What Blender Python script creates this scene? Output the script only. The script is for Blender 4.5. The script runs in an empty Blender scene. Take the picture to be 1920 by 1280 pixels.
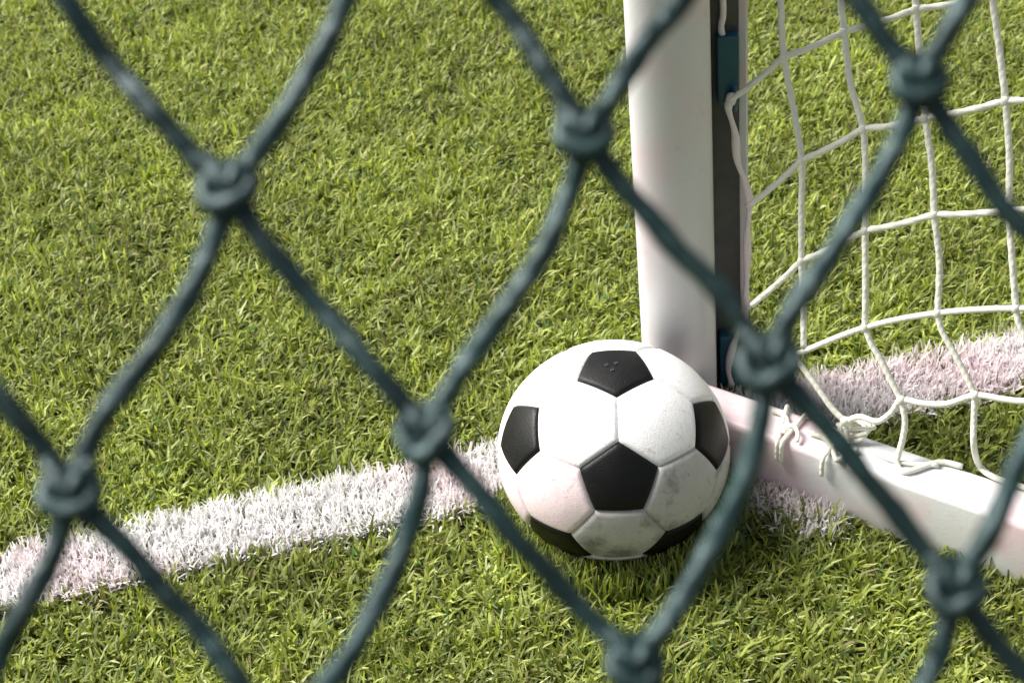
import bpy, bmesh, math, random
import numpy as np
from mathutils import Vector, Matrix

random.seed(7)
rng = np.random.default_rng(11)
scene = bpy.context.scene
COL = scene.collection

# ------------------------------------------------------------------ camera
FPX = 3264.0                      # focal length in pixels of a 1920 wide frame
PITCH, ROLL, CAM_H = math.radians(40), math.radians(6.7), 1.256
R0 = np.array([1.0, 0, 0]); D0 = np.array([0, -math.sin(PITCH), -math.cos(PITCH)])
FW = np.array([0, math.cos(PITCH), -math.sin(PITCH)])
RV = math.cos(ROLL) * R0 + math.sin(ROLL) * D0
DV = -math.sin(ROLL) * R0 + math.cos(ROLL) * D0
CAM = np.array([0, 0, CAM_H])
cam_data = bpy.data.cameras.new("camera")
cam = bpy.data.objects.new("camera", cam_data); COL.objects.link(cam)
m = Matrix.Identity(4)
for i in range(3):
    m[i][0] = RV[i]; m[i][1] = -DV[i]; m[i][2] = -FW[i]; m[i][3] = CAM[i]
cam.matrix_world = m
cam_data.sensor_width = 36.0
cam_data.lens = 36.0 * FPX / 1920.0
cam_data.clip_start = 0.02; cam_data.clip_end = 500
cam_data.dof.use_dof = True
cam_data.dof.focus_distance = 1.56
cam_data.dof.aperture_fstop = 12.0
scene.camera = cam

# ------------------------------------------------------------------ light
SUN_DIR = Vector((-0.84, 0.48, 0.0)).normalized()
SUN_EL = math.radians(46)
world = bpy.data.worlds.new("World"); scene.world = world; world.use_nodes = True
wn = world.node_tree.nodes; wl = world.node_tree.links
sky = wn.new("ShaderNodeTexSky"); sky.sky_type = 'NISHITA'; sky.sun_disc = False
sky.sun_elevation = SUN_EL
sky.sun_rotation = math.atan2(SUN_DIR.x, SUN_DIR.y)
sky.air_density = 1.0; sky.dust_density = 1.5
hs = wn.new("ShaderNodeHueSaturation"); hs.inputs["Saturation"].default_value = 0.32   # hazy, nearly white sky
wl.new(sky.outputs[0], hs.inputs["Color"]); wl.new(hs.outputs[0], wn["Background"].inputs[0])
wn["Background"].inputs[1].default_value = 0.054
sun_data = bpy.data.lights.new("sun", 'SUN'); sun_data.energy = 5.0
sun_data.angle = math.radians(36); sun_data.color = (1.0, 0.96, 0.90)
sun = bpy.data.objects.new("sun", sun_data); COL.objects.link(sun)
to_sun = Vector((SUN_DIR.x * math.cos(SUN_EL), SUN_DIR.y * math.cos(SUN_EL), math.sin(SUN_EL)))
sun.rotation_euler = to_sun.to_track_quat('Z', 'Y').to_euler()
sun.location = to_sun * 5
scene.view_settings.view_transform = 'Standard'; scene.view_settings.look = 'None'
scene.view_settings.gamma = 1.0; scene.view_settings.exposure = 1.15

# ------------------------------------------------------------------ helpers
def tag(o, label=None, cat=None, group=None, kind=None):
    if label: o["label"] = label
    if cat: o["category"] = cat
    if group: o["group"] = group
    if kind: o["kind"] = kind
    return o

def empty(name, loc=(0, 0, 0)):
    o = bpy.data.objects.new(name, None); COL.objects.link(o); o.location = loc
    o.empty_display_size = 0.05
    return o

def mesh_obj(name, verts, faces, mat, parent=None, smooth=True, uvs=None):
    me = bpy.data.meshes.new(name)
    me.from_pydata([tuple(v) for v in verts], [], faces)
    if smooth: me.polygons.foreach_set("use_smooth", [True] * len(me.polygons))
    if uvs is not None:
        lay = me.uv_layers.new(name="uv")
        idx = np.empty(len(me.loops), dtype=np.int32); me.loops.foreach_get("vertex_index", idx)
        lay.data.foreach_set("uv", np.asarray(uvs, dtype=np.float32)[idx].ravel())
    me.update()
    o = bpy.data.objects.new(name, me); COL.objects.link(o)
    me.materials.append(mat)
    if parent:
        o.parent = parent
        o.matrix_parent_inverse = Matrix.Translation(parent.location).inverted()
    return o

class Tubes:
    """collects tubes and blobs into one mesh"""
    def __init__(self): self.v = []; self.f = []; self.uv = []
    def tube(self, pts, r, seg=10, closed=False, lay=0.0, pitch=0.016, cap=True):
        P = [np.asarray(p, float) for p in pts]; n = len(P)
        if not callable(r):
            rr = r; r = lambda t: rr
        tang = []
        for i in range(n):
            a = P[(i - 1) % n] if (closed or i > 0) else P[i]
            b = P[(i + 1) % n] if (closed or i < n - 1) else P[i]
            t = b - a; tang.append(t / (np.linalg.norm(t) + 1e-12))
        up = np.array([0.31, 0.52, 0.79])
        nrm = np.cross(tang[0], up); nrm /= np.linalg.norm(nrm)
        base = len(self.v); run = 0.0
        for i in range(n):
            if i: run += np.linalg.norm(P[i] - P[i - 1])
            nrm = nrm - tang[i] * np.dot(nrm, tang[i]); nrm /= np.linalg.norm(nrm)
            bn = np.cross(tang[i], nrm)
            rad = r(i / max(1, n - 1))
            for k in range(seg):
                a = 2 * math.pi * k / seg
                self.v.append(P[i] + (nrm * math.cos(a) + bn * math.sin(a)) * rad * (1 + lay * math.cos(3 * a - 2 * math.pi * run / pitch)))
                self.uv.append((2.0 * abs(k / seg - 0.5), run))
        for i in range(n if closed else n - 1):
            j = (i + 1) % n
            for k in range(seg):
                k2 = (k + 1) % seg
                self.f.append((base + i * seg + k, base + i * seg + k2, base + j * seg + k2, base + j * seg + k))
        if cap and not closed:
            self.f.append(tuple(base + k for k in range(seg - 1, -1, -1)))
            self.f.append(tuple(base + (n - 1) * seg + k for k in range(seg)))
    def blob(self, c, r, axes=(1, 1, 1), seg=10, basis=None):
        base = len(self.v); c = np.asarray(c, float)
        B = np.eye(3) if basis is None else basis
        rings = seg // 2
        for i in range(rings + 1):
            th = math.pi * i / rings
            for k in range(seg):
                ph = 2 * math.pi * k / seg
                loc = np.array([math.sin(th) * math.cos(ph) * axes[0], math.sin(th) * math.sin(ph) * axes[1], math.cos(th) * axes[2]]) * r
                self.v.append(c + B @ loc); self.uv.append((k / seg, i / rings * r * 3))
        for i in range(rings):
            for k in range(seg):
                k2 = (k + 1) % seg
                self.f.append((base + i * seg + k, base + (i + 1) * seg + k, base + (i + 1) * seg + k2, base + i * seg + k2))
    def build(self, name, mat, parent=None):
        return mesh_obj(name, self.v, self.f, mat, parent, True, self.uv)

def spline(pts, sub=8):
    P = [np.asarray(p, float) for p in pts]
    P = [2 * P[0] - P[1]] + P + [2 * P[-1] - P[-2]]
    out = []
    for i in range(1, len(P) - 2):
        for s in range(sub):
            t = s / sub
            a, b, c, d = P[i - 1], P[i], P[i + 1], P[i + 2]
            out.append(0.5 * ((2 * b) + (c - a) * t + (2 * a - 5 * b + 4 * c - d) * t * t + (3 * b - a - 3 * c + d) * t ** 3))
    out.append(P[-2])
    return out

def ray(x, y): return FW * FPX + RV * (x - 960) + DV * (y - 640)
def at_z(x, y, z=0.0):
    d = ray(x, y); return CAM + d * ((z - CAM_H) / d[2])
def at_plane(x, y, q, n):
    d = ray(x, y); return CAM + d * (np.dot(q - CAM, n) / np.dot(d, n))

# ------------------------------------------------------------------ materials
def new_mat(name):
    mt = bpy.data.materials.new(name); mt.use_nodes = True
    nt = mt.node_tree; return mt, nt.nodes, nt.links, nt.nodes["Principled BSDF"]

def noise(nodes, scale, detail=4, rough=0.55, links=None, coord=None):
    n = nodes.new("ShaderNodeTexNoise"); n.inputs["Scale"].default_value = scale
    n.inputs["Detail"].default_value = detail; n.inputs["Roughness"].default_value = rough
    if coord is not None: links.new(coord, n.inputs["Vector"])
    return n

def ramp(nodes, links, src, stops):
    r = nodes.new("ShaderNodeValToRGB"); links.new(src, r.inputs[0])
    el = r.color_ramp.elements
    while len(el) < len(stops): el.new(0.5)
    for e, (p, c) in zip(el, stops):
        e.position = p; e.color = (*c, 1) if len(c) == 3 else c
    return r

def bump(nodes, links, src, bsdf, strength, dist):
    b = nodes.new("ShaderNodeBump"); b.inputs["Strength"].default_value = strength
    b.inputs["Distance"].default_value = dist
    links.new(src, b.inputs["Height"]); links.new(b.outputs[0], bsdf.inputs["Normal"])
    return b

def blade_material(name, rough, trans, spec):
    mt, N, L, b = new_mat(name)
    at = N.new("ShaderNodeAttribute"); at.attribute_name = "tint"
    L.new(at.outputs["Color"], b.inputs["Base Color"])
    b.inputs["Roughness"].default_value = rough
    b.inputs["Specular IOR Level"].default_value = spec
    tr = N.new("ShaderNodeBsdfTranslucent"); L.new(at.outputs["Color"], tr.inputs["Color"])
    mx = N.new("ShaderNodeMixShader"); mx.inputs[0].default_value = trans
    L.new(b.outputs[0], mx.inputs[1]); L.new(tr.outputs[0], mx.inputs[2])
    L.new(mx.outputs[0], N["Material Output"].inputs["Surface"])
    return mt
MAT_BLADE = blade_material("turf_blade", 0.70, 0.48, 0.8)
MAT_WHITE_BLADE = blade_material("white_turf_blade", 0.7, 0.42, 0.3)

def soil_material():
    mt, N, L, b = new_mat("turf_backing")
    tc = N.new("ShaderNodeTexCoord")
    n1 = noise(N, 90, 6, 0.7, L, tc.outputs["Object"])
    r = ramp(N, L, n1.outputs[0], [(0.3, (0.018, 0.024, 0.006)), (0.55, (0.055, 0.07, 0.014)), (0.75, (0.10, 0.12, 0.028))])
    L.new(r.outputs[0], b.inputs["Base Color"]); b.inputs["Roughness"].default_value = 0.9
    bump(N, L, n1.outputs[0], b, 0.8, 0.01)
    return mt
MAT_SOIL = soil_material()

def white_paint(name, base, pink, rough, dirt=0.5):
    mt, N, L, b = new_mat(name)
    tc = N.new("ShaderNodeTexCoord")
    n1 = noise(N, 9, 3, 0.5, L, tc.outputs["Object"])
    ad = N.new("ShaderNodeMath"); ad.operation = 'ADD'; ad.name = "tint_sum"; ad.inputs[1].default_value = 0.0
    L.new(n1.outputs[0], ad.inputs[0])
    r1 = ramp(N, L, ad.outputs[0], [(0.50, base), (0.66, pink)])
    n2 = noise(N, 55, 6, 0.7, L, tc.outputs["Object"])
    r2 = ramp(N, L, n2.outputs[0], [(0.60, (1, 1, 1)), (0.80, (1 - dirt, 1 - dirt, 1 - dirt * 1.1))])
    mx = N.new("ShaderNodeMix"); mx.data_type = 'RGBA'; mx.blend_type = 'MULTIPLY'; mx.inputs[0].default_value = 1.0
    L.new(r1.outputs[0], mx.inputs[6]); L.new(r2.outputs[0], mx.inputs[7])
    L.new(mx.outputs[2], b.inputs["Base Color"])
    rr = ramp(N, L, n2.outputs[0], [(0.3, (rough - .08,) * 3), (0.8, (rough + .15,) * 3)])
    L.new(rr.outputs[0], b.inputs["Roughness"])
    n3 = noise(N, 320, 3, 0.6, L, tc.outputs["Object"])
    bump(N, L, n3.outputs[0], b, 0.12, 0.002)
    return mt
MAT_POST = white_paint("post_paint", (0.58, 0.575, 0.58), (0.62, 0.52, 0.545), 0.38, 0.18)
MAT_BAR = white_paint("frame_paint", (0.68, 0.68, 0.685), (0.70, 0.55, 0.58), 0.38, 0.30)

def plain(name, col, rough, var=0.3, scale=60, metallic=0.0, spec=0.5, bumpd=0.001):
    mt, N, L, b = new_mat(name)
    tc = N.new("ShaderNodeTexCoord")
    n1 = noise(N, scale, 5, 0.65, L, tc.outputs["Object"])
    r = ramp(N, L, n1.outputs[0], [(0.3, tuple(c * (1 - var) for c in col)), (0.7, tuple(min(1, c * (1 + var)) for c in col))])
    L.new(r.outputs[0], b.inputs["Base Color"]); b.inputs["Roughness"].default_value = rough
    b.inputs["Metallic"].default_value = metallic; b.inputs["Specular IOR Level"].default_value = spec
    bump(N, L, n1.outputs[0], b, 0.35, bumpd)
    return mt
MAT_CHANNEL = plain("channel_painted_shade", (0.055, 0.055, 0.056), 0.5, 0.25, 40)  # dark colour stands in for the shade inside the recessed groove
MAT_CLIP = plain("teal_plastic", (0.012, 0.075, 0.11), 0.32, 0.2, 30)
MAT_HOLE = plain("valve_dark", (0.012, 0.012, 0.014), 0.6, 0.2, 30)

def rope(name, col_a, col_b, pitch, rough, dist, spec=0.4, sheen=0.0):
    mt, N, L, b = new_mat(name)
    uv = N.new("ShaderNodeUVMap"); uv.uv_map = "uv"
    sep = N.new("ShaderNodeSeparateXYZ"); L.new(uv.outputs[0], sep.inputs[0])
    ml = N.new("ShaderNodeMath"); ml.operation = 'MULTIPLY'; ml.inputs[1].default_value = 1.0 / pitch
    L.new(sep.outputs[1], ml.inputs[0])
    ad = N.new("ShaderNodeMath"); ad.operation = 'ADD'; L.new(ml.outputs[0], ad.inputs[0]); L.new(sep.outputs[0], ad.inputs[1])
    tp = N.new("ShaderNodeMath"); tp.operation = 'MULTIPLY'; tp.inputs[1].default_value = 2 * math.pi; L.new(ad.outputs[0], tp.inputs[0])
    sn = N.new("ShaderNodeMath"); sn.operation = 'SINE'; L.new(tp.outputs[0], sn.inputs[0])
    tc = N.new("ShaderNodeTexCoord")
    nz = noise(N, 500, 4, 0.7, L, tc.outputs["Object"])
    mr = N.new("ShaderNodeMath"); mr.operation = 'MULTIPLY_ADD'; mr.inputs[1].default_value = 0.25
    L.new(sn.outputs[0], mr.inputs[0]); L.new(nz.outputs[0], mr.inputs[2])
    n2 = noise(N, 40, 3, 0.6, L, tc.outputs["Object"])
    r = ramp(N, L, n2.outputs[0], [(0.35, col_a), (0.68, col_b)])
    L.new(r.outputs[0], b.inputs["Base Color"])
    b.inputs["Roughness"].default_value = rough; b.inputs["Specular IOR Level"].default_value = spec
    b.inputs["Sheen Weight"].default_value = sheen
    bump(N, L, mr.outputs[0], b, 0.6, dist)
    return mt
MAT_GREEN_TWINE = rope("green_twine", (0.003, 0.011, 0.011), (0.008, 0.028, 0.028), 0.008, 0.44, 0.0009, 0.58, 0.0)
MAT_GREEN_TWINE.node_tree.nodes['Principled BSDF'].inputs['Specular Tint'].default_value = (0.76, 0.97, 1.0, 1)
MAT_WHITE_CORD = rope("white_cord", (0.78, 0.77, 0.66), (0.84, 0.82, 0.73), 0.007, 0.6, 0.0007)
MAT_PINK_CORD = rope("edge_cord", (0.74, 0.70, 0.68), (0.80, 0.66, 0.68), 0.009, 0.65, 0.0008)

def leather(name, col, rough, dirt_col, dirt_at, bump_s=0.25):
    mt, N, L, b = new_mat(name)
    tc = N.new("ShaderNodeTexCoord")
    n1 = noise(N, 22, 5, 0.65, L, tc.outputs["Object"])
    r = ramp(N, L, n1.outputs[0], [(dirt_at, col), (min(1.0, dirt_at + 0.18), dirt_col)])
    n2 = noise(N, 260, 4, 0.65, L, tc.outputs["Object"])
    r2 = ramp(N, L, n2.outputs[0], [(0.25, (0.86, 0.86, 0.86)), (0.55, (1, 1, 1))])
    mx = N.new("ShaderNodeMix"); mx.data_type = 'RGBA'; mx.blend_type = 'MULTIPLY'; mx.inputs[0].default_value = 1.0
    L.new(r.outputs[0], mx.inputs[6]); L.new(r2.outputs[0], mx.inputs[7])
    mp = N.new("ShaderNodeMapping"); mp.inputs["Scale"].default_value = (1.0, 2.6, 0.7); mp.inputs["Rotation"].default_value = (0.4, 0.7, 0.3)
    L.new(tc.outputs["Object"], mp.inputs["Vector"])
    n3 = noise(N, 75, 5, 0.72, L, mp.outputs[0])
    r3 = ramp(N, L, n3.outputs[0], [(0.60, (1, 1, 1)), (0.72, (0.62, 0.60, 0.55))])
    m3 = N.new("ShaderNodeMix"); m3.data_type = 'RGBA'; m3.blend_type = 'MULTIPLY'; m3.inputs[0].default_value = 1.0
    L.new(mx.outputs[2], m3.inputs[6]); L.new(r3.outputs[0], m3.inputs[7])
    L.new(m3.outputs[2], b.inputs["Base Color"])
    rr = ramp(N, L, n1.outputs[0], [(0.3, (rough,) * 3), (0.75, (rough + 0.2,) * 3)])
    L.new(rr.outputs[0], b.inputs["Roughness"])
    v = N.new("ShaderNodeTexVoronoi"); v.inputs["Scale"].default_value = 700; L.new(tc.outputs["Object"], v.inputs["Vector"])
    bump(N, L, v.outputs["Distance"], b, bump_s, 0.0006)
    return mt
MAT_WHITE = leather("white_leather", (0.80, 0.79, 0.79), 0.36, (0.68, 0.66, 0.64), 0.58)
MAT_WHITE_PINK = leather("white_leather_pinkish", (0.76, 0.62, 0.645), 0.36, (0.64, 0.54, 0.55), 0.52)
MAT_WHITE_SHADED_DIRTY = leather("white_leather_shaded_scuffed", (0.46, 0.445, 0.43), 0.5, (0.17, 0.16, 0.15), 0.50)  # smudges, plus a greyed base that paints in the ball's underside shade
MAT_BLACK = leather("black_leather", (0.0018, 0.0018, 0.0022), 0.42, (0.004, 0.004, 0.0045), 0.5, 0.35)

MAT_BLACK.node_tree.nodes["Principled BSDF"].inputs["Specular IOR Level"].default_value = 0.24
# ------------------------------------------------------------------ key places
POST = at_z(1277, 750)                       # foot of the goal post on the turf
va = math.atan2(POST[0], POST[1])
PA = np.array([math.cos(va), -math.sin(va), 0]); PB = np.array([-math.sin(va), -math.cos(va), 0])
BAR_A = at_z(1552, 930, 0.02); BAR_B = at_z(1920, 1061, 0.02)
BU = (BAR_B - BAR_A); BU /= np.linalg.norm(BU); BN = np.array([-BU[1], BU[0], 0])
BAR_H, BAR_W = 0.0715, 0.046
BAR_S0, BAR_S1 = -0.185, 1.15
SQ = 0.90                                     # the ball is a little soft and sits flattened
BALL_R = 0.1106
GZ = -0.010                                   # the backing lies a little below the blade tips
for _ in range(4):
    BALL_C = at_z(1150, 842, SQ * BALL_R + GZ - 0.015)
    BALL_R = 218 / FPX * ((BALL_C - CAM) @ FW)
def line_y(x): return 1.289 + 0.137 * x      # centre of the white line

def bar_tint():
    """the bar is tinted pinkish towards its end by the post"""
    N, L = MAT_BAR.node_tree.nodes, MAT_BAR.node_tree.links
    tc = N.new("ShaderNodeTexCoord")
    dt = N.new("ShaderNodeVectorMath"); dt.operation = 'DOT_PRODUCT'; dt.inputs[1].default_value = tuple(BU)
    L.new(tc.outputs["Object"], dt.inputs[0])
    mr = N.new("ShaderNodeMapRange"); s0 = float(BAR_A @ BU)
    for i_, v_ in ((1, s0 + 0.10), (2, s0 - 0.05), (3, 0.0), (4, 0.22)): mr.inputs[i_].default_value = v_
    L.new(dt.outputs["Value"], mr.inputs[0]); L.new(mr.outputs[0], N["tint_sum"].inputs[1])
bar_tint()

# ------------------------------------------------------------------ ground
g = mesh_obj("ground", [(-120, -120, GZ), (120, -120, GZ), (120, 120, GZ), (-120, 120, GZ)], [(0, 1, 2, 3)], MAT_SOIL, None, False)
tag(g, kind="structure")

# ------------------------------------------------------------------ turf blades
def clump(x, y):
    s = np.zeros_like(x)
    for fx, fy, ph, a in [(9, 5, .3, 1), (-6, 11, 1.2, 1), (17, -13, 2.1, .8), (23, 19, .7, .7), (-37, 29, 4.1, .6), (53, -41, 3.3, .5), (71, 83, 5.5, .4)]:
        s += a * np.sin(fx * x + fy * y + ph + 1.3 * np.sin(fy * .6 * x - fx * .5 * y))
    return s / 2.4

def blades(name, x, y, length, width, tint, mat, lean_mu=0.55, lean_sd=0.3, curl_mu=0.75, bias=(0.45, 0.25), azim=None):
    n = len(x)
    az = rng.uniform(0, 2 * math.pi, n)
    dx = np.cos(az) + bias[0]; dy = np.sin(az) + bias[1]
    az = np.arctan2(dy, dx)
    if azim is not None: az = np.where(np.isnan(azim), az, azim)
    th0 = np.abs(rng.normal(lean_mu, lean_sd, n)); curl = rng.normal(curl_mu, 0.6, n)
    wa = az + math.pi / 2 + rng.normal(0, 0.6, n)
    wx, wy = np.cos(wa), np.sin(wa)
    ts = [0.0, 0.38, 0.72, 1.0]; ws = [0.85, 1.0, 0.85, 0.28]
    cx, cy, cz = x.copy(), y.copy(), np.full(n, GZ)
    V = np.empty((n, 8, 3), dtype=np.float32)
    for i, t in enumerate(ts):
        if i:
            dt = ts[i] - ts[i - 1]
            th = np.clip(th0 + curl * (ts[i] + ts[i - 1]) / 2, -0.3, 1.75)
            cx += np.cos(az) * np.sin(th) * length * dt
            cy += np.sin(az) * np.sin(th) * length * dt
            cz += np.cos(th) * length * dt
        w = width * ws[i] * 0.5
        tw = wa + 0.5 * t * np.sign(curl)
        V[:, 2 * i, 0] = cx + np.cos(tw) * w; V[:, 2 * i, 1] = cy + np.sin(tw) * w; V[:, 2 * i, 2] = cz
        V[:, 2 * i + 1, 0] = cx - np.cos(tw) * w; V[:, 2 * i + 1, 1] = cy - np.sin(tw) * w; V[:, 2 * i + 1, 2] = cz
    V[:, :, 2] = np.maximum(V[:, :, 2], GZ + 0.001)
    # blades bend away from the ball lying on them
    flat = V.reshape(-1, 3).astype(np.float64)
    d = (flat - BALL_C) / (1, 1, SQ); ln = np.linalg.norm(d, axis=1); ins = ln < BALL_R + 0.001
    flat[ins] = BALL_C + d[ins] * (1, 1, SQ) / ln[ins, None] * (BALL_R + 0.0015)
    flat[:, 2] = np.maximum(flat[:, 2], GZ + 0.0008)
    base = (np.arange(n) * 8)[:, None, None]
    q = np.array([[0, 1, 3, 2], [2, 3, 5, 4], [4, 5, 7, 6]])[None]
    F = (base + q).reshape(-1, 4)
    me = bpy.data.meshes.new(name)
    me.vertices.add(n * 8); me.vertices.foreach_set("co", flat.astype(np.float32).ravel())
    me.loops.add(F.size); me.loops.foreach_set("vertex_index", F.ravel().astype(np.int32))
    me.polygons.add(len(F)); me.polygons.foreach_set("loop_start", (np.arange(len(F)) * 4).astype(np.int32))
    me.polygons.foreach_set("use_smooth", np.ones(len(F), dtype=bool))
    at = me.attributes.new("tint", 'FLOAT_COLOR', 'POINT')
    c = np.ones((n, 8, 4), dtype=np.float32); c[:, :, :3] = tint[:, None, :]
    at.data.foreach_set("color", c.ravel())
    me.update(calc_edges=True)
    me.materials.append(mat)
    o = bpy.data.objects.new(name, me); COL.objects.link(o)
    return o

def keep(x, y):
    """no blades where the ball, the post and the ground bar stand"""
    k = (x - BALL_C[0]) ** 2 + (y - BALL_C[1]) ** 2 > 0.035 ** 2
    rx, ry = x - BAR_A[0], y - BAR_A[1]
    s = rx * BU[0] + ry * BU[1]; t = rx * BN[0] + ry * BN[1]
    k &= ~((s > BAR_S0) & (s < BAR_S1) & (t > -0.001) & (t < BAR_W))
    k &= (x - POST[0]) ** 2 + (y - POST[1]) ** 2 > 0.037 ** 2
    return k

PAL = np.array([[0.12, 0.155, 0.014], [0.215, 0.26, 0.028], [0.31, 0.36, 0.05], [0.37, 0.42, 0.115], [0.42, 0.46, 0.20], [0.08, 0.15, 0.032], [0.20, 0.17, 0.06]])
PAL = PAL * 0.90 + PAL[:5].mean(0) * 0.06
def tints(x, y, n):
    p = np.array([.20, .26, .25, .14, .07, .05, .03])
    t = 1.12 * PAL[rng.choice(len(PAL), n, p=p / p.sum())]
    v = 1.0 + 0.10 * clump(x, y) + 0.16 * clump(x * 2.3 + 5, y * 2.3) + rng.normal(0, 0.12, n)
    return np.clip(t * np.clip(v, .45, 1.7)[:, None], 0, 1)

def scatter(x0, x1, y0, y1, dens):
    n = int((x1 - x0) * (y1 - y0) * dens)
    # fibres come in stitched tufts
    nt = n // 5
    tx = rng.uniform(x0, x1, nt); ty = rng.uniform(y0, y1, nt)
    x = np.repeat(tx, 5) + rng.normal(0, 0.0022, nt * 5); y = np.repeat(ty, 5) + rng.normal(0, 0.0022, nt * 5)
    return x, y

def in_line(x, y, wob=0.004):
    return np.abs(y - line_y(x) + rng.normal(0, wob, len(x))) < 0.0385

parts_xy = [scatter(-1.05, 1.25, 0.72, 2.75, 88000)]
for (a, b_, c, d) in [(-2.6, -1.05, 0.2, 5.0), (1.25, 2.6, 0.2, 5.0), (-1.05, 1.25, 0.2, 0.72), (-1.05, 1.25, 2.75, 5.0)]:
    parts_xy.append(scatter(a, b_, c, d, 20000))
X = np.concatenate([p[0] for p in parts_xy]); Y = np.concatenate([p[1] for p in parts_xy])
far = (X < -1.05) | (X > 1.25) | (Y < 0.72) | (Y > 2.75)
k = keep(X, Y); il = in_line(X, Y)
gx, gy, gf = X[k & ~il], Y[k & ~il], far[k & ~il]
n = len(gx)
gl = np.clip(rng.normal(0.0250, 0.0045, n), 0.013, 0.038) * (1 + 0.17 * clump(gx * 1.8, gy * 1.8))
gw = rng.uniform(0.0020, 0.0036, n) * np.where(gf, 2.0, 1.0)
# a ring of fibres stands up against the ball where it presses into the pile
nr = 3000
ra = rng.uniform(0, 2 * math.pi, nr); rd = rng.uniform(0.096, 0.130, nr)
rx_, ry_ = BALL_C[0] + np.cos(ra) * rd, BALL_C[1] + np.sin(ra) * rd
ok = keep(rx_, ry_) & ~in_line(rx_, ry_)
ra, rx_, ry_ = ra[ok], rx_[ok], ry_[ok]
azim = np.concatenate([np.full(n, np.nan), ra + math.pi + rng.normal(0, .9, len(ra))])
gx = np.concatenate([gx, rx_]); gy = np.concatenate([gy, ry_])
gl = np.concatenate([gl, rng.uniform(0.030, 0.046, len(ra))]); gw = np.concatenate([gw, rng.uniform(.0020, .0034, len(ra))])
n = len(gx)
ring = ~np.isnan(azim)
turf = blades("turf", gx, gy, gl, gw, tints(gx, gy, n), MAT_BLADE, np.where(ring, 0.15, 0.45), np.where(ring, 0.28, 0.34), np.where(ring, 0.4, 0.95), bias=(0.32, 0.12), azim=azim)
tag(turf, "yellowish green synthetic turf blades covering the whole pitch", "turf", kind="stuff")

wx_, wy_ = X[k & il], Y[k & il]
ex, ey = scatter(-1.2, 1.3, 1.05, 1.55, 150000)
ke = keep(ex, ey) & in_line(ex, ey)
px_, py_ = [], []
for _ in range(2600):
    s_ = rng.uniform(-0.17, 0.02); t_ = -abs(rng.normal(0, 0.016))
    q_ = BAR_A + BU * s_ + BN * t_; px_.append(q_[0]); py_.append(q_[1])
px_ = np.array(px_); py_ = np.array(py_); kp = keep(px_, py_) & ((px_ - BALL_C[0]) ** 2 + (py_ - BALL_C[1]) ** 2 > 0.112 ** 2)
wx_ = np.concatenate([wx_, px_[kp]]); wy_ = np.concatenate([wy_, py_[kp]])
wx_ = np.concatenate([wx_, ex[ke]]); wy_ = np.concatenate([wy_, ey[ke]])
n = len(wx_)
wl_ = np.clip(rng.normal(0.0265, 0.003, n), 0.015, 0.034)
ww_ = rng.uniform(0.0017, 0.0030, n)
pk = np.clip(0.36 + 0.55 * (wx_ > 0.3) + 0.5 * np.sin(19 * wx_ + 33 * wy_ + 2.0 * np.sin(11 * wx_)) + rng.normal(0, .22, n), 0, 1)[:, None]
wt = (1 - pk) * np.array([0.86, 0.85, 0.84]) + pk * np.array([0.86, 0.755, 0.775])
wt *= np.clip(rng.normal(1.0, 0.09, n), 0.6, 1.12)[:, None]
stray = rng.random(n) < 0.025
wt[stray] = np.array([0.10, 0.12, 0.03])
line = blades("white_turf_line", wx_, wy_, wl_, ww_, np.clip(wt, 0, .86), MAT_WHITE_BLADE, 0.28, 0.2, 0.5, bias=(0.1, 0.0))
tag(line, "white pink tinged turf line running behind the ball to the post", "pitch line", kind="stuff")

# ------------------------------------------------------------------ football
def truncated_icosahedron(front, up):
    n1 = np.asarray(front, float); n1 /= np.linalg.norm(n1)
    u = np.asarray(up, float); u = u - n1 * (u @ n1); u /= np.linalg.norm(u)
    r_ = np.cross(u, n1)
    ang = math.atan(2.0)
    ico = [n1]
    for i in range(5):
        a = 2 * math.pi * i / 5
        ico.append(n1 * math.cos(ang) + (u * math.cos(a) + r_ * math.sin(a)) * math.sin(ang))
    for i in range(5):
        a = 2 * math.pi * (i + 0.5) / 5
        ico.append(-n1 * math.cos(ang) + (u * math.cos(a) + r_ * math.sin(a)) * math.sin(ang))
    ico.append(-n1)
    ico = [np.array(v) for v in ico]
    adj = [[j for j in range(12) if j != i and np.dot(ico[i], ico[j]) > 0.3] for i in range(12)]
    def order(pts, c):
        c = c / np.linalg.norm(c); a0 = pts[0] - c * (pts[0] @ c); a0 /= np.linalg.norm(a0); b0 = np.cross(c, a0)
        return sorted(pts, key=lambda q: math.atan2(q @ b0, q @ a0))
    pents, hexs = [], []
    for i in range(12):
        pents.append((ico[i], order([(2 * ico[i] + ico[j]) / 3 for j in adj[i]], ico[i])))
    for i in range(12):
        for j in adj[i]:
            for k_ in adj[i]:
                if i < j < k_ and k_ in adj[j]:
                    c = (ico[i] + ico[j] + ico[k_]) / 3
                    pts = []
                    for a, b in ((i, j), (j, i), (j, k_), (k_, j), (k_, i), (i, k_)):
                        pts.append((2 * ico[a] + ico[b]) / 3)
                    hexs.append((c, order(pts, c)))
    return pents, hexs

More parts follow.
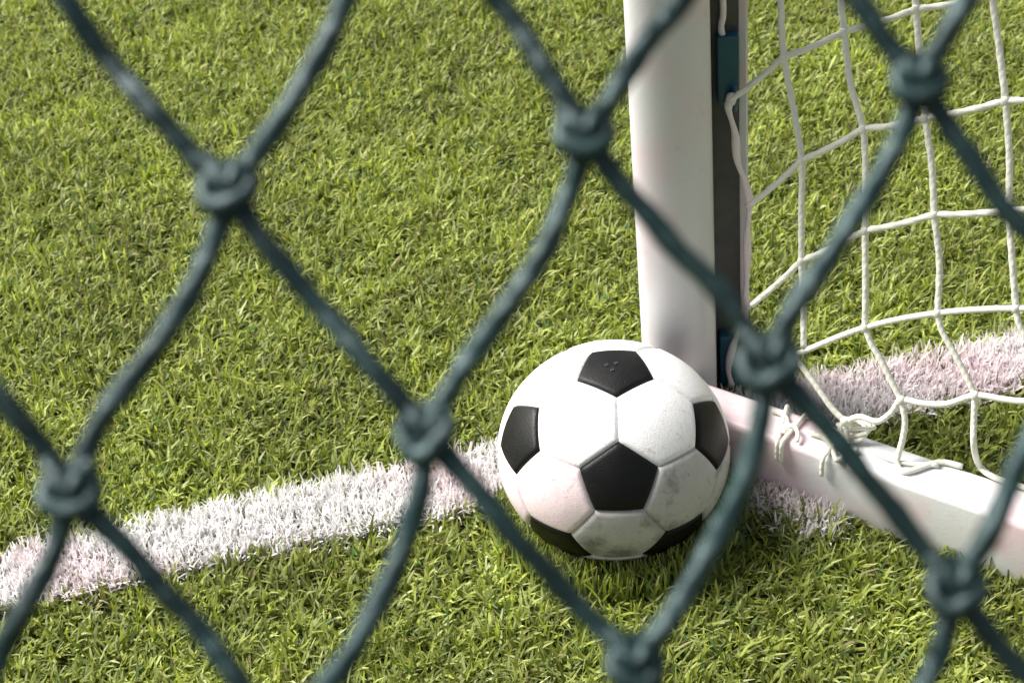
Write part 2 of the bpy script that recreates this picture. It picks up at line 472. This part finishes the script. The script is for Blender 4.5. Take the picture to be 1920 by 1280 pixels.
def panel_mesh(center, poly, sub=11, groove=0.0030, gw=0.0042):
    """one stitched panel, puffed between its seams"""
    poly = [p / np.linalg.norm(p) * BALL_R for p in poly]
    c = sum(poly) / len(poly)
    verts, faces, key = [], [], {}
    nrm = c / np.linalg.norm(c)
    edges = [(poly[i], poly[(i + 1) % len(poly)]) for i in range(len(poly))]
    def dist(P):
        best = 1
        for a, b in edges:
            pn = np.cross(a, b); pn /= np.linalg.norm(pn)
            best = min(best, abs(P @ pn))
        return best
    def vid(P):
        kk = tuple(np.round(P, 6))
        if kk not in key:
            key[kk] = len(verts)
            d = P / np.linalg.norm(P)
            e = dist(d * BALL_R)
            s = min(1.0, e / gw)
            rad = BALL_R - groove * (1 - s) ** 2 - 0.0006 * math.exp(-e / 0.012)
            verts.append(d * rad)
        return key[kk]
    # warped parameter puts more rows next to the seam
    for a, b in edges:
        g_ = {}
        for i in range(sub + 1):
            fi = 1 - (1 - i / sub) ** 1.7
            for j in range(i + 1):
                t = j / i if i else 0
                g_[i, j] = vid(c + (a * (1 - t) + b * t - c) * fi)
        for i in range(sub):
            for j in range(i + 1):
                faces.append((g_[i, j], g_[i + 1, j], g_[i + 1, j + 1]))
                if j < i: faces.append((g_[i, j], g_[i + 1, j + 1], g_[i, j + 1]))
    return verts, faces

to_cam = CAM - BALL_C; to_cam /= np.linalg.norm(to_cam)
off = RV * 0.046 + DV * 0.225
front = off + to_cam * math.sqrt(1 - off @ off)
pents, hexs = truncated_icosahedron(front, -DV - 0.02 * RV)
ball = empty("football", BALL_C)
tag(ball, "black and white panelled football lying on the turf beside the goal post", "football")
ball_panels = []
for kind, lst in (("black_panel", pents), ("white_panel", hexs)):
    for c, poly in lst:
        cd = c / np.linalg.norm(c)
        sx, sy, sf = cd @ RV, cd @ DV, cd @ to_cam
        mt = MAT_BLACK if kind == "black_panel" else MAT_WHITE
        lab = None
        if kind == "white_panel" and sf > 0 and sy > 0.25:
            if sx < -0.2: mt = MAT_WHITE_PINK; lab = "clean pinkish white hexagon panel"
            else: mt = MAT_WHITE_SHADED_DIRTY; lab = "scuffed smudged white hexagon panel with shade painted in"
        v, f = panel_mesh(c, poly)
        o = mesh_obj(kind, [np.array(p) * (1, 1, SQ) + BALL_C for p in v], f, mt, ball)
        if kind == "black_panel" and sf > 0.3 and sy < -0.5:
            lab = "black pentagon panel with small valve holes"
            top_panel, top_dir = o, cd
        if lab: o["label"] = lab
# valve: three pin holes with raised rims in the upper pentagon
ux = RV - top_dir * (RV @ top_dir); ux /= np.linalg.norm(ux); uy = np.cross(top_dir, ux)
for (a, b) in ((-0.008, 0.001), (0.001, 0.003), (-0.003, -0.007)):
    tb = Tubes(); cpt = BALL_C + (top_dir * BALL_R + ux * a + uy * b)
    cpt = BALL_C + (cpt - BALL_C) / np.linalg.norm(cpt - BALL_C) * (BALL_R + 0.0001) * np.array([1, 1, SQ])
    tb.tube([cpt + (ux * math.cos(t) + uy * math.sin(t)) * 0.0016 for t in np.linspace(0, 2 * math.pi, 14)[:-1]], 0.0006, 6, closed=True)
    tb.blob(cpt - top_dir * 0.0003, 0.0015, (1, 1, .4), 8, np.stack([ux, uy, top_dir], 1))
    vo = mesh_obj("valve_hole", tb.v, tb.f, MAT_HOLE, None, True)
    vo.parent = top_panel; vo.matrix_parent_inverse = (Matrix.Translation(ball.location)).inverted() @ Matrix.Identity(4)
    vo.matrix_parent_inverse = Matrix.Identity(4)

# ------------------------------------------------------------------ goal frame
goal = empty("goal", POST)
tag(goal, "white goal post with dark net channel and white bar along the ground", "goal post")
def extrude(prof, z0, z1, name, mat, parent, smooth=True, bevel=0.0):
    v, f = [], []; n = len(prof)
    zs = np.linspace(z0, z1, 12)
    for z in zs:
        for a, b in prof: v.append(POST + PA * a + PB * b + np.array([0, 0, z]))
    for i in range(len(zs) - 1):
        for k_ in range(n):
            k2 = (k_ + 1) % n
            f.append((i * n + k_, i * n + k2, (i + 1) * n + k2, (i + 1) * n + k_))
    f.append(tuple(range(n - 1, -1, -1))); f.append(tuple((len(zs) - 1) * n + k_ for k_ in range(n)))
    o = mesh_obj(name, v, f, mat, parent, smooth)
    if smooth:
        o.data.set_sharp_from_angle(angle=math.radians(35))
    return o
HW = 0.0379
prof = [(0.0335, -0.012), (0.0360, -0.010), (HW - .0003, 0.000), (HW, 0.010), (HW - 0.0012, 0.018), (HW - 0.004, 0.026)]
for i in range(1, 14):
    a = math.radians(38 + (180 - 38) * i / 13)
    prof.append((HW * math.cos(a), 0.012 + 0.030 * math.sin(a)))
for i in range(1, 12):
    a = math.radians(180 + 90 * i / 11)
    prof.append((HW * math.cos(a), 0.012 + 0.062 * math.sin(a)))
prof += [(0.045, -0.049), (0.0700, -0.046), (0.0735, -0.0425), (0.0735, -0.037), (0.0715, -0.0345), (0.0640, -0.0345), (0.0610, -0.0370), (0.012, -0.0370), (0.012, -0.012)]
prof = prof[::-1]
post = extrude(prof, -0.01, 2.05, "post", MAT_POST, goal)
ch = [(0.0125, -0.0365), (0.0645, -0.0365), (0.0650, -0.0345), (0.0650, -0.0325), (0.040, -0.0300), (0.036, -0.0130), (0.0125, -0.0130)]
extrude(ch, -0.008, 2.04, "net_channel", MAT_CHANNEL, goal)

def rounded_box(name, size, bevel, mat, parent, M):
    bm = bmesh.new(); bmesh.ops.create_cube(bm, size=1.0)
    for v in bm.verts: v.co = Vector((v.co.x * size[0], v.co.y * size[1], v.co.z * size[2]))
    bmesh.ops.bevel(bm, geom=list(bm.edges), offset=bevel, segments=4, profile=0.5, affect='EDGES')
    for v in bm.verts: v.co = M @ v.co
    for f in bm.faces: f.smooth = True
    me = bpy.data.meshes.new(name); bm.to_mesh(me); bm.free()
    me.materials.append(mat); me.set_sharp_from_angle(angle=math.radians(50))
    o = bpy.data.objects.new(name, me); COL.objects.link(o)
    if parent:
        o.parent = parent; o.matrix_parent_inverse = Matrix.Translation(parent.location).inverted()
    return o

def frame_matrix(c, x, y, z):
    M_ = Matrix.Identity(4)
    for i in range(3):
        M_[i][0] = x[i]; M_[i][1] = y[i]; M_[i][2] = z[i]; M_[i][3] = c[i]
    return M_
UP = np.array([0, 0, 1.0])
# teal clips that hold the net in the channel
for z, hh in ((0.3905, 0.073), (0.040, 0.066), (0.75, 0.078), (1.12, 0.078), (1.5, 0.078), (1.87, 0.078)):
    c = POST + PA * 0.0545 + PB * -0.0275 + UP * z; wd = 0.021
    if z < 0.1: c = POST + PA * 0.0580 + PB * -0.0215 + UP * z; wd = 0.032
    cl = rounded_box("net_clip", (wd, 0.014, hh), 0.0022, MAT_CLIP, goal, frame_matrix(c, PA, PB, UP))
    hk = Tubes()
    c2 = POST + PA * 0.0600 + PB * -0.0200 + UP * (z - hh / 2)
    hk.tube(spline([c2 + UP * 0.022 + PB * -.004, c2 + UP * 0.014 + PB * .003, c2 + PB * .005 + UP * .004, c2 + PB * .003 - UP * .003, c2 - PB * .003 - UP * .003], 5), 0.0026, 8)
    h = hk.build("hook", MAT_CLIP, None); h.parent = cl
    h.matrix_parent_inverse = Matrix.Translation(goal.location).inverted() @ Matrix.Identity(4)
    h.matrix_parent_inverse = Matrix.Identity(4)
bc = BAR_A + BU * (BAR_S0 + BAR_S1) / 2 + BN * BAR_W / 2; bc[2] = BAR_H / 2 - 0.004
rounded_box("ground_bar", (BAR_S1 - BAR_S0, BAR_W, BAR_H + 0.008), 0.007, MAT_BAR, goal, frame_matrix(bc, BU, BN, UP))

# ------------------------------------------------------------------ goal net
q0 = POST + BN * 0.034 + UP * 0.36
q1 = BAR_A + BN * 0.022; q1 = np.array([q1[0], q1[1], BAR_H])
sl = (q0 - q1); sl = sl - BU * (sl @ BU)
NET_N = np.cross(BU, sl); NET_N /= np.linalg.norm(NET_N)
def net(x, y): return at_plane(x, y, q1, NET_N)
def bar_top(x, y, dz=0.003): return at_z(x, y, BAR_H + dz)
goal_net = empty("goal_net", (q1[0], q1[1], 0))
tag(goal_net, "white square mesh goal net hanging from the post and bar", "goal net")
cords = Tubes(); CR = 0.0030
nodes = {  # rows of knots as seen along each cord
 0: [(1370, 188), (1470, 108), (1583, 60), (1718, 18), (1860, -8), (2010, -20)],
 1: [(1408, 383), (1503, 302), (1618, 243), (1735, 222), (1885, 190), (2030, 178)],
 2: [(1410, 572), (1503, 490), (1622, 433), (1752, 403), (1892, 394), (2045, 384)],
 3: [(1488, 666), (1622, 614), (1758, 587), (1905, 578), (2060, 582)],
}
above = [[(1372, -20), (1466, -90), (1578, -130), (1712, -170), (1838, -195), (1985, -210)],
         [(1375, -210), (1464, -280), (1572, -325), (1706, -360), (1822, -380), (1965, -400)],
         [(1378, -400), (1462, -470), (1568, -510), (1700, -545), (1810, -565), (1950, -580)]]
def jit(p, a=1.0): return p + rng.normal(0, 0.0006 * a, 3)
for r_ in above + list(nodes.values()):          # the net runs on along the bar
    for _ in range(4):
        r_.append((2 * r_[-1][0] - r_[-2][0], 2 * r_[-1][1] - r_[-2][1]))
rows = [above[2], above[1], above[0], nodes[0], nodes[1], nodes[2]]
for r_ in rows:
    pts = [net(*p) for p in r_]
    dense = []
    for a, b in zip(pts[:-1], pts[1:]):
        dense += [a, a * .67 + b * .33 - UP * .0012, a * .33 + b * .67 - UP * .0012]
    cords.tube(spline(dense + [pts[-1]], 9), CR, 12, lay=0.10, pitch=0.018)
    for p in pts[1:]: cords.blob(p, 0.0046, (1.1, 1, 1.25), 8)
p3 = [net(*p) for p in nodes[3]]
cords.tube(spline(p3, 8), CR, 8)
for p in p3: cords.blob(p, 0.0046, (1.1, 1, 1.25), 8)
# upright cords
for c in range(1, 10):
    col_pts = [r_[c] for r_ in rows] + [nodes[3][c - 1]]
    P = [net(*p) for p in col_pts]
    if c == 1: P[-1] = net(1507, 652)
    dense = []
    for a, b in zip(P[:-1], P[1:]):
        md = (a + b) / 2 + BU * rng.normal(0, .0012) + BN * rng.normal(0, .002)
        dense += [a, md]
    cords.tube(spline(dense + [P[-1]], 13), CR, 12, lay=0.10, pitch=0.018)
# lowest row sags above the bar
low = [(1585, 790), (1612, 781), (1645, 790), (1672, 772), (1690, 750), (1730, 756), (1775, 757), (1828, 741), (1880, 748), (1920, 752), (1985, 750), (2070, 790)]
cords.tube(spline([net(*p) for p in low], 5), CR, 8)
for p in ((1585, 790), (1690, 750), (1828, 741), (1985, 750)): cords.blob(net(*p), 0.0048, (1.1, 1, 1.2), 8)
for pl in ([(1488, 666), (1500, 682), (1530, 722), (1560, 765), (1585, 790)],
           [(1622, 614), (1634, 645), (1652, 675), (1672, 715), (1690, 750)],
           [(1758, 587), (1766, 620), (1788, 660), (1812, 705), (1828, 741)],
           [(1905, 578), (1912, 610), (1940, 660), (1970, 715), (1985, 750)]):
    cords.tube(spline([net(*p) for p in pl], 5), CR, 8)
# tails that loop round the bar
def tail(px_net, px_bar):
    pts = [net(*p) for p in px_net] + [bar_top(*p) for p in px_bar]
    cords.tube(spline(pts, 5), CR, 8)
for c in range(5, 9):
    x_, y_ = nodes[3][c]
    top_ = net(x_, y_); s_ = (top_ - BAR_A) @ BU
    bt = BAR_A + BU * (s_ + .004) + BN * BAR_W * .6; bt[2] = BAR_H + .003
    cords.tube(spline([top_, top_ * .5 + bt * .5 + BU * .012, bt], 6), CR, 8)
tail([(1690, 750), (1697, 790), (1692, 825)], [(1682, 868), (1700, 884), (1760, 866), (1805, 874)])
tail([(1828, 741), (1826, 790), (1826, 835)], [(1836, 872), (1862, 893), (1910, 910), (1960, 925)])
tail([(1985, 750), (1980, 800)], [(1975, 900), (1990, 930), (2040, 945)])
tail([(1585, 790), (1588, 812)], [(1592, 838), (1606, 848)])
cords.build("mesh_cord", MAT_WHITE_CORD, goal_net)
# thicker edge cord next to the post
ec = Tubes()
def groove(x, y): return at_plane(x, y, POST + PB * -0.012, PB)
path = [(1352, -60), (1356, 20), (1352, 50), (1356, 74)]
ec.tube(spline([at_plane(x, y, POST + PB * -0.027, PB) for x, y in path], 6), 0.0032, 8)
path = [(1371, 186), (1366, 205), (1378, 250), (1382, 300), (1398, 345), (1405, 385), (1401, 440), (1401, 500), (1398, 560), (1390, 610), (1376, 645), (1366, 690), (1372, 722)]
ec.tube(spline([groove(x, y) for x, y in path], 6), lambda t: 0.0034 + 0.0009 * math.sin(t * 38), 9)
for x, y in ((1371, 186), (1406, 383), (1401, 570)): ec.blob(groove(x, y), 0.0055, (1, 1, 1.3), 8)
ec.build("edge_cord", MAT_PINK_CORD, goal_net)
# lacing wound round the bar
def wrap(s, tilt, r=0.0026, loose=0.0):
    pts = []
    g_ = 0.0036 + loose
    for (t, z) in ((-g_, BAR_H - .022), (-g_, BAR_H - .015), (-g_, BAR_H - .008), (-g_ * .3, BAR_H + g_ * .5), (0.010, BAR_H + g_), (BAR_W * .5, BAR_H + g_), (BAR_W - .010, BAR_H + g_), (BAR_W + g_ * .3, BAR_H + g_ * .5), (BAR_W + g_, BAR_H - .01), (BAR_W + g_, 0.02)):
        p = BAR_A + BU * (s + tilt * (t / BAR_W)) + BN * t; pts.append(np.array([p[0], p[1], z]))
    return pts
lc = Tubes()
wr = Tubes()
loop_c = bar_top(1600, 806, 0.012)
for k_ in range(3):
    pts = []
    for t in np.linspace(0, 2 * math.pi, 13)[:-1]:
        pts.append(loop_c + BU * ((0.013 + .003 * k_) * math.cos(t)) + UP * (0.007 * math.sin(t + k_)) + BN * (0.007 * math.sin(t) + .003 * k_))
    lc.tube(pts, 0.0022, 7, closed=True)
lc.tube(spline([bar_top(1520, 812), bar_top(1548, 822), bar_top(1562, 845), bar_top(1570, 862), bar_top(1590, 850), bar_top(1606, 842)], 6), 0.0026, 8)
lc.tube(spline([bar_top(1448, 770), bar_top(1470, 778), bar_top(1476, 795), bar_top(1468, 812)], 6), 0.0026, 8)
for (bx, by, tl_) in ((1474, 800, -0.012), (1482, 806, 0.004), (1556, 838, 0.010)):
    s_ = (bar_top(bx, by) - BAR_A) @ BU
    lc.tube(spline(wrap(s_, tl_), 4), 0.0023, 8)
e0 = bar_top(1478, 800, 0.005)
lc.tube(spline([e0, e0 + BU * .006 + UP * .004, e0 + BU * .013 - BN * .006 + UP * .002, e0 + BU * .016 - BN * .014 - UP * .001], 5), 0.0022, 7)
lc.blob(e0, 0.0048, (1.2, 1, .8), 8)
lc.tube(spline([bar_top(1640, 848), bar_top(1668, 861), bar_top(1700, 868), bar_top(1760, 872)], 6), 0.0022, 8)
lc.build("lacing_cord", MAT_WHITE_CORD, goal_net)

# ------------------------------------------------------------------ green barrier net close to the camera
ND = 0.42
NP = CAM + FW * ND
nn = FW + 0.10 * RV * 0 + 0.06 * DV; nn /= np.linalg.norm(nn)
KN = {(0, 0): (430, 355), (1, 0): (1095, 255), (2, 0): (1720, 155), (-1, 1): (135, 925), (0, 1): (800, 810), (1, 1): (1440, 680),
      (1, 2): (1790, 1100), (0, 2): (1190, 1245)}
A_ = np.array([[1, i, j] for (i, j) in KN]); B_ = np.array(list(KN.values()), float)
sol = np.linalg.lstsq(A_, B_, rcond=None)[0]
SPEC = dict(KN); SPEC.update({(0, -1): (25, -120), (1, -1): (722, -190), (2, -1): (1350, -270), (2, 1): (2085, 590), (-2, 1): (-560, 1020), (-1, 2): (520, 1385), (-1, 0): (-255, 450), (-2, 2): (-90, 1500)})
def kpx(i, j):
    if (i, j) in SPEC: return np.array(SPEC[(i, j)], float)
    b = np.array([1, i, j]) @ sol
    rr = np.random.default_rng(1000 + 37 * i + 101 * j)
    return b + rr.normal(0, 14, 2)
def npt(p): return at_plane(p[0], p[1], NP, nn)
nx = RV - nn * (RV @ nn); nx /= np.linalg.norm(nx)
ny = np.cross(nn, nx); ny = ny if ny @ DV > 0 else -ny        # down along the net
TW = 0.0029
ij = []
for j in range(-5, 8):
    for i in range(-9, 12):
        p = kpx(i, j)
        if -2700 < p[0] < 4700 and -1700 < p[1] < 2900: ij.append((i, j))
ijs = set(ij)
barrier = empty("barrier_net", NP)
tag(barrier, "dark green knotted rope net hanging close in front of the camera", "net")
tw = Tubes()
# seen bends of single strands, in pixels between the two knots
BENDS = {((0, 0), (0, 1)): [(500, 460), (600, 575), (700, 690)],
         ((0, 0), (-1, 1)): [(395, 470), (335, 590), (255, 700), (180, 800)],
         ((1, 0), (0, 1)): [(1072, 350), (1010, 490), (920, 620), (850, 720)],
         ((1, 0), (1, 1)): [(1165, 345), (1260, 455), (1360, 560)],
         ((2, 0), (1, 1)): [(1690, 255), (1625, 375), (1550, 490), (1475, 600)],
         ((1, -1), (0, 0)): [(655, -20), (615, 70), (560, 175), (490, 280)],
         ((0, -1), (-1, 0)): [(-70, -20), (-140, 120), (-210, 300)],
         ((0, -1), (0, 0)): [(125, 5), (200, 110), (285, 205), (370, 300)],
         ((1, -1), (1, 0)): [(850, -85), (945, 10), (1010, 110), (1060, 190)],
         ((2, -1), (1, 0)): [(1320, -90), (1270, 10), (1205, 90), (1150, 180)],
         ((2, -1), (2, 0)): [(1480, -120), (1600, 0), (1660, 80)],
         ((0, 1), (-1, 2)): [(790, 910), (755, 1030), (705, 1140), (640, 1250)],
         ((0, 1), (0, 2)): [(880, 900), (970, 1010), (1080, 1130)],
         ((1, 1), (0, 2)): [(1428, 770), (1395, 900), (1330, 1040), (1255, 1160)],
         ((1, 1), (1, 2)): [(1530, 780), (1620, 890), (1710, 1000)],
         ((-1, 1), (-2, 2)): [(100, 1030), (55, 1130), (-10, 1240)],
         ((-1, 1), (-1, 2)): [(215, 1000), (290, 1090), (380, 1190), (450, 1280)],
         ((2, 1), (1, 2)): [(1990, 730), (1915, 860), (1865, 980)],
         ((2, 0), (2, 1)): [(1795, 260), (1880, 380), (1985, 490)],
         ((-1, 0), (-1, 1)): [(-80, 650), (15, 755), (85, 850)],
         ((1, 2), (0, 3)): [(1770, 1190), (1735, 1290)],
         ((1, 2), (1, 3)): [(1860, 1190), (1940, 1280)]}
for (i, j) in ij:
    for (di, dj) in ((0, 1), (-1, 1)):
        k2 = (i + di, j + dj)
        if k2 not in ijs: continue
        a, b = kpx(i, j), kpx(*k2)
        mids = BENDS.get(((i, j), k2))
        if mids is None:
            if di == 0: mids = [a * .66 + b * .34 + (4, 3), a * .33 + b * .67 + (2, -3)]
            else: mids = [a * .8 + b * .2 + (22, 16), a * .5 + b * .5 + (26, 14), a * .2 + b * .8 + (12, 4)]
        pts = [npt(a)] + [npt(np.array(m_, float)) for m_ in mids] + [npt(b)]
        ph = rng.uniform(0, 6)
        off_ = [0.0] + list(rng.normal(0, .0012, len(mids))) + [0.0]
        pts = [p + nn * o_ for p, o_ in zip(pts, off_)]
        tw.tube(spline(pts, 9), lambda t, ph=ph: TW * (1 + 0.05 * math.sin(t * 23 + ph) + .03 * math.sin(t * 61 + ph)), 16, lay=0.075, pitch=0.021)
        sp = spline(pts, 9)
        for _ in range(16):                       # stray fibres worn out of the twine
            q_ = sp[rng.integers(3, len(sp) - 3)]
            d1 = rng.normal(0, 1, 3); d1 /= np.linalg.norm(d1); d2 = rng.normal(0, 1, 3) * .6
            L_ = rng.uniform(.0015, .004)
            tw.tube([q_ + d1 * TW * .8, q_ + d1 * (TW + L_ * .5) + d2 * .0008, q_ + d1 * (TW + L_ * .8) + d2 * .0022], 0.00016, 4)

def knot_tubes(c, rr):
    """a netting knot: a loop wound round the two crossing strands"""
    K = Tubes(); s = rr.uniform(0.98, 1.12); tl = rr.normal(0, .26)
    ex = nx * math.cos(tl) + ny * math.sin(tl); ey = -nx * math.sin(tl) + ny * math.cos(tl)
    def P(a, b, d): return c + (ex * a + ey * b - nn * d) * s * 0.001
    sx_, sy_ = rr.uniform(0.92, 1.12), rr.uniform(0.95, 1.15); dz_ = rr.uniform(-.5, .5)
    def P(a, b, d): return c + (ex * a * sx_ + ey * b * sy_ - nn * d) * s * 0.001
    K.blob(c - nn * .0004, 0.0052 * s, (1.02 * sx_, 1.12 * sy_, 0.62), 12, np.stack([ex, ey, nn], 1))
    def S(a, b, d): return c + (nx * a + ny * b - nn * d) * s * 0.001
    # bight: down the left side, across the front low, up the right side and round the back
    ring = [P(-4.4, -3.0, 1.0), P(-5.0, 0.0, 2.0), P(-4.8, 2.6 + dz_, 3.2), P(-2.2, 3.7 + dz_, 4.2), P(1.2, 3.5 - dz_, 4.4), P(4.2, 2.2 - dz_, 3.6), P(5.0, -0.6, 2.2), P(4.0, -3.2, 0.8), P(1.4, -4.6, -0.8), P(-1.8, -4.8, -0.6)]
    ring = spline(ring + [ring[0]], 5)[:-1]
    K.tube(ring, TW * .88, 10, closed=True)
    # the other strand dives through the bight
    K.tube(spline([S(-5.4, -7.2, 0.2), S(-3.6, -4.6, 1.4), S(-1.2, -1.6, 3.0), S(1.6, 2.0, 1.8), S(3.4, 4.6, 0.6), S(4.8, 6.6, 0)], 5), TW * .92, 10)
    K.tube(spline([S(4.2, -6.6, 0), S(3.0, -4.4, 1.4), S(1.8, -2.2, 3.4), S(-.2, 1.2, 2.0), S(-1.2, 4.2, 0.6), S(-1.8, 6.4, 0)], 5), TW * .92, 10)
    return K
for (i, j) in ij:
    p = kpx(i, j)
    K = knot_tubes(npt(p), np.random.default_rng(500 + 13 * i + 71 * j))
    if -260 < p[0] < 2180 and -260 < p[1] < 1540:
        K.build("knot", MAT_GREEN_TWINE, barrier)
    else:
        b0 = len(tw.v); tw.v += K.v; tw.uv += K.uv; tw.f += [tuple(b0 + q for q in f_) for f_ in K.f]
tw.build("twine", MAT_GREEN_TWINE, barrier)
